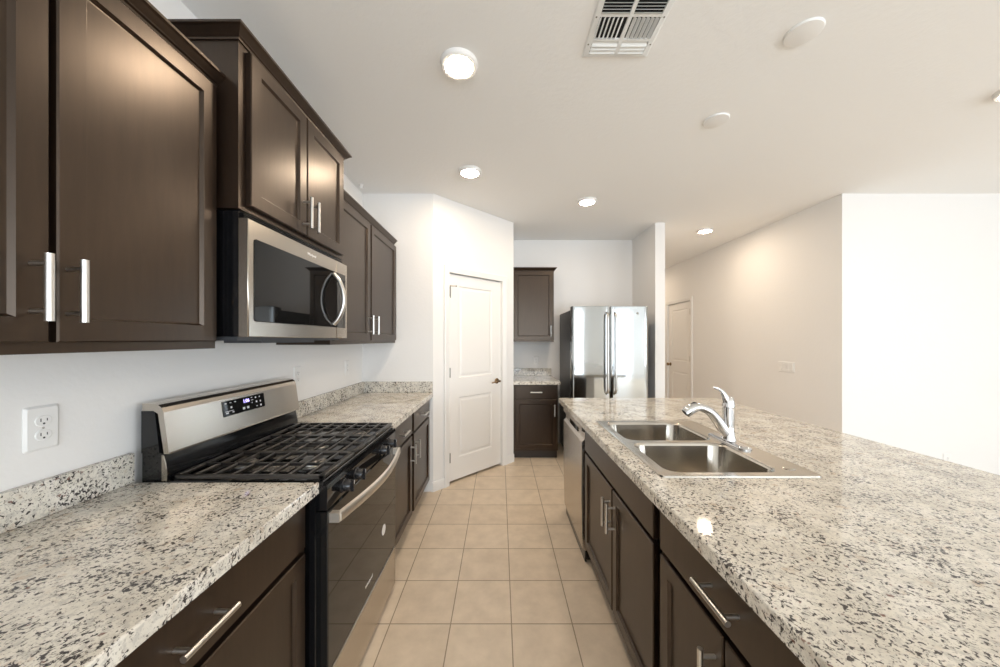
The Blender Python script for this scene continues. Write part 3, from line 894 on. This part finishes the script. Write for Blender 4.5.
part('disc', M_DISC, od, lambda bm: lathe(bm, OF(1.712, 0.437, 0.0001), OF.w, [(0.026, 0), (0.026, 0.0006)], 32), label='white round sticker')  # flat white disc on the oven door glass
part('storage_drawer', M_STEEL, t, lambda bm: loft(bm, [rect(OF, r0 + .002, r1 - .002, 0.030, 0.240, -0.0405), rect(OF, r0 + .002, r1 - .002, 0.030, 0.240, -0.005), rect(OF, r0 + .006, r1 - .006, 0.034, 0.236, -0.001)]), label='stainless storage drawer front')

# ------------------------------------------------------------------ refrigerator
t = thing('refrigerator', 'tall stainless french-door refrigerator in the alcove behind the island', 'refrigerator', (1.22, 4.1, 0))
f0, f1 = 0.795, 1.648
part('cabinet', M_GREY, t, lambda bm: box(bm, f0 + 0.006, f1 - 0.006, 3.835, 4.53, 0.03, 1.735, 0.006, 2))
part('base_grille', M_BPLAST, t, lambda bm: box(bm, f0 + 0.02, f1 - 0.02, 3.80, 3.8345, 0.0, 0.07, 0.003, 1))
def fdoor(u0, u1, z0, z1, bulge=0.012):
    def f(bm):
        pts = []
        n = 18
        for k in range(n + 1):
            s = k / n; x = u0 + (u1 - u0) * s
            edge = min(s, 1 - s) * (u1 - u0)
            rnd = 0.012 * (1 - math.sqrt(max(0, 1 - (1 - min(edge / 0.012, 1)) ** 2)))
            xs = (x - f0) / (f1 - f0)
            pts.append((x, 3.752 - bulge * math.sin(PI * xs) + rnd))
        poly = pts + [(u1, 3.826), (u0, 3.826)]
        loft(bm, [[Vector((x, y, z0)) for x, y in poly], [Vector((x, y, z1 - 0.004)) for x, y in poly],
                  [Vector((u0 + (x - u0) * 0.985 + (u1 - u0) * 0.0075, y + 0.003, z1)) for x, y in poly]])
    return f
mid = 1.2215
fl = part('left_door', M_FSTEEL, t, fdoor(f0, mid - 0.003, 0.70, 1.770), 'all')
fr_ = part('right_door', M_FSTEEL, t, fdoor(mid + 0.003, f1, 0.70, 1.770), 'all')
fz = part('freezer_drawer', M_FSTEEL, t, fdoor(f0, f1, 0.085, 0.690), 'all')
def fh(x):
    def f(bm):
        pts = spline([(x, 3.738, 0.800), (x, 3.690, 0.830), (x, 3.680, 0.90), (x, 3.680, 1.25), (x, 3.680, 1.60), (x, 3.690, 1.668), (x, 3.738, 1.695)], 6)
        tube(bm, pts, 0.0125, 16)
    return f
part('handle', M_NICKEL, fl, fh(mid - 0.045), label='long vertical steel door handle')
part('handle', M_NICKEL, fr_, fh(mid + 0.045), label='long vertical steel door handle')
part('handle', M_NICKEL, fz, lambda bm: tube(bm, spline([(0.88, 3.74, 0.625), (0.90, 3.69, 0.625), (0.97, 3.682, 0.625), (1.47, 3.682, 0.625), (1.54, 3.69, 0.625), (1.56, 3.74, 0.625)], 6), 0.0125, 16))
part('badge', M_HINGE, fr_, lambda bm: lathe(bm, (1.525, 3.7480, 1.690), (0, -1, 0), [(0.014, 0), (0.014, 0.003), (0.011, 0.004), (0.002, 0.004)], 24), label='small round grey badge')
for x in (f0 + 0.05, f1 - 0.05):
    part('hinge_cover', M_GREY, t, lambda bm: box(bm, x - 0.035, x + 0.035, 3.80, 3.90, 1.7352, 1.765, 0.006, 2))

# ------------------------------------------------------------------ outlets and switches
def outlet(label, fr, u, v, w=0.074, h=0.122):
    t = thing('wall_outlet', label, 'outlet', fr(u, v - h / 2, 0), 'white wall outlets')
    part('cover_plate', M_PLAST, t, lambda bm: loft(bm, [rrect(fr, u - w / 2, u + w / 2, v - h / 2, v + h / 2, 0.0005, 0.006), rrect(fr, u - w / 2, u + w / 2, v - h / 2, v + h / 2, 0.0025, 0.006), rrect(fr, u - w / 2 + .006, u + w / 2 - .006, v - h / 2 + .006, v + h / 2 - .006, 0.0065, 0.005)]))
    for dv in (-0.0195, 0.0195):
        vv = v + dv
        rc = part('receptacle', M_PLAST, t, lambda bm: loft(bm, [rrect(fr, u - .017, u + .017, vv - .0145, vv + .0145, 0.0066, 0.0138), rrect(fr, u - .017, u + .017, vv - .0145, vv + .0145, 0.0085, 0.0138), rrect(fr, u - .016, u + .016, vv - .0135, vv + .0135, 0.0092, 0.0130)]))
        def slots(bm):
            fbox(bm, fr, u - .0075, u - .0055, vv - .002, vv + .007, 0.0093, 0.0096)
            fbox(bm, fr, u + .0055, u + .0075, vv - .001, vv + .006, 0.0093, 0.0096)
            lathe(bm, fr(u, vv - .0075, 0.0093), fr.w, [(0.0026, 0), (0.0026, 0.0003)], 12)
        part('slots', M_SLOT, rc, slots, smooth=False, label='dark socket slots')
    part('screw', M_NICKEL, t, lambda bm: lathe(bm, fr(u, v, 0.0066), fr.w, [(0.003, 0), (0.003, 0.0006), (0.001, 0.001)], 12))
    return t
WLF = LEFT(WX)
outlet('white duplex outlet above the left foreground countertop', WLF, 0.931, 1.157)
outlet('white duplex outlet on the wall just right of the range backguard', WLF, 2.105, 1.172)
outlet('white duplex outlet on the left wall nearest the pantry, above the far countertop', WLF, 2.790, 1.167)
outlet('white duplex outlet on the back wall under the small wall cabinet', BACK(BY), 0.486, 1.115)
outlet('white duplex outlet low on the bright wall right of the hall', BACK(RY), 4.110, 0.292)

t = thing('light_switch', 'white four-gang light switch plate on the hall wall', 'switch', (HX, 3.715, 1.04))
su, sv = 3.715 - RY, 1.098
part('cover_plate', M_PLAST, t, lambda bm: loft(bm, [rrect(HALLF, su - .104, su + .104, sv - .058, sv + .058, 0.0005, 0.006), rrect(HALLF, su - .104, su + .104, sv - .058, sv + .058, 0.0025, 0.006), rrect(HALLF, su - .099, su + .099, sv - .053, sv + .053, 0.0065, 0.005)]))
def rocker(bm):
    u = su - 0.069
    prism(bm, [(sv - .033, 0.0066), (sv + .033, 0.0066), (sv + .033, 0.0095), (sv, 0.0075), (sv - .033, 0.0115)], lambda v, w, a: HALLF(a, v, w), u - .0165, u + .0165)
rk = part('rocker', M_PLAST, t, rocker)
for k in range(1, 4):
    c = rk.copy(); COL.objects.link(c); c.location = rk.location + Vector((0, 0.046 * k, 0))

# ------------------------------------------------------------------ ceiling fixtures
def ceiling_lamp(label, x, y, first=None):
    t = thing('ceiling_light', label, 'light', (x, y, H), 'round ceiling lights')
    part('housing', M_PLAST, t, lambda bm: lathe(bm, (x, y, H - 0.0003), (0, 0, -1), [(0.090, 0), (0.090, 0.004), (0.086, 0.018), (0.080, 0.022), (0.068, 0.0205)], 40))
    part('diffuser', M_LAMP, t, lambda bm: lathe(bm, (x, y, H - 0.0200), (0, 0, -1), [(0.0675, 0), (0.0675, 0.0012), (0.055, 0.0025), (0.002, 0.0035)], 32), label='glowing round diffuser')
    return t
ceiling_lamp('lit round ceiling light nearest the wall cabinets, left of the air vent', -0.199, 1.642)
ceiling_lamp('lit round ceiling light in front of the pantry door', -0.239, 2.694)
ceiling_lamp('lit round ceiling light in front of the refrigerator alcove', 0.842, 3.266)
ceiling_lamp('lit round ceiling light at the mouth of the hall', 2.514, 4.146)
# unseen lamp added to brighten the hall, round the corner of the fridge wall
ceiling_lamp('unseen round ceiling light added deep in the hall, past the refrigerator wall', 2.50, 6.70)
ceiling_lamp('lit round ceiling light cut by the right edge, beyond the blank covers', 2.775, 1.800)

def blank(label, x, y):
    t = one('ceiling_cover_plate', M_PLAST, lambda bm: lathe(bm, (x, y, H - 0.0003), (0, 0, -1), [(0.070, 0), (0.070, 0.004), (0.067, 0.009), (0.061, 0.0105), (0.002, 0.0115)], 40), label, 'cover plate', 'blank round ceiling covers')
blank('blank white round ceiling cover right of the air vent, nearer the camera', 1.325, 1.476)
blank('blank white round ceiling cover over the middle of the island, farther from the vent', 1.322, 2.068)
def nub(bm):
    lathe(bm, (-1.205, 2.935, H - 0.0003), (0, 0, -1), [(0.020, 0), (0.020, 0.004), (0.012, 0.008), (0.011, 0.022), (0.015, 0.026), (0.013, 0.034), (0.002, 0.035)], 20)
one('ceiling_sensor', M_PLAST, nub, 'tiny white sensor on the ceiling above the wall cabinet beside the pantry', 'sensor')

# air vent
VX0, VX1, VY0, VY1 = 0.388, 0.692, 1.300, 1.602
t = thing('ceiling_vent', 'white louvered air vent in the ceiling above the aisle', 'vent', (0.54, 1.45, H))
def vent_frame(bm):
    zb = H - 0.0004
    o = (VX0, VX1, VY0, VY1); i = (VX0 + 0.026, VX1 - 0.026, VY0 + 0.022, VY1 - 0.022)
    vr = loft(bm, [rect(WORLD, *o, zb), rect(WORLD, *o, zb - 0.003), rect(WORLD, o[0] + .006, o[1] - .006, o[2] + .006, o[3] - .006, zb - 0.007), rect(WORLD, *i, zb - 0.009), rect(WORLD, *i, zb)], False, False)
    cx = (VX0 + VX1) / 2
    box(bm, cx - 0.008, cx + 0.008, i[2], i[3], zb - 0.009, zb - 0.001)
    for y in (1.392, 1.508): box(bm, i[0], i[1], y - 0.006, y + 0.006, zb - 0.0085, zb - 0.0012)
part('frame', M_VENT, t, vent_frame, smooth=False)
part('backing', M_DARK, t, lambda bm: box(bm, VX0 + 0.027, VX1 - 0.027, VY0 + 0.023, VY1 - 0.023, H - 0.0016, H - 0.0004), smooth=False, label='dark duct sheet in place of shade')  # dark sheet painted as the shade behind the louvers
def fin(bm, p0, p1, across, lean):
    """thin blade from p0 to p1 (x, y), hanging down and leaning along 'across'"""
    a = Vector((p0[0], p0[1], H - 0.002)); b = Vector((p1[0], p1[1], H - 0.002))
    d = Vector((across[0] * lean, across[1] * lean, -0.011)); n = Vector((across[0], across[1], 0)) * 0.0006
    loft(bm, [[a - n, a + n, a + n + d, a - n + d], [b - n, b + n, b + n + d, b - n + d]])
for (xa, xb, s) in ((VX0 + 0.028, 0.531, -1), (0.549, VX1 - 0.028, 1)):
    part('louver_bank', M_VENT, t, lambda bm: [fin(bm, (xa, 1.520 + 0.019 * k), (xb, 1.520 + 0.019 * k), (0, 1), 0.016) for k in range(3)], smooth=False)
    part('louver_bank', M_VENT, t, lambda bm: [fin(bm, (xa + 0.008 + 0.0185 * k, 1.400), (xa + 0.008 + 0.0185 * k, 1.500), (1, 0), 0.010 * s) for k in range(6)], smooth=False)
    part('louver_bank', M_VENT, t, lambda bm: [fin(bm, (xa, 1.330 + 0.0135 * k), (xb, 1.330 + 0.0135 * k), (0, 1), -0.008) for k in range(5)], smooth=False)
def screws(bm):
    for x in (VX0 + 0.012, VX1 - 0.012):
        for y in (1.40, 1.53): lathe(bm, (x, y, H - 0.0075), (0, 0, -1), [(0.004, 0), (0.004, 0.0008), (0.001, 0.0012)], 10)
part('screws', M_HINGE, t, screws)
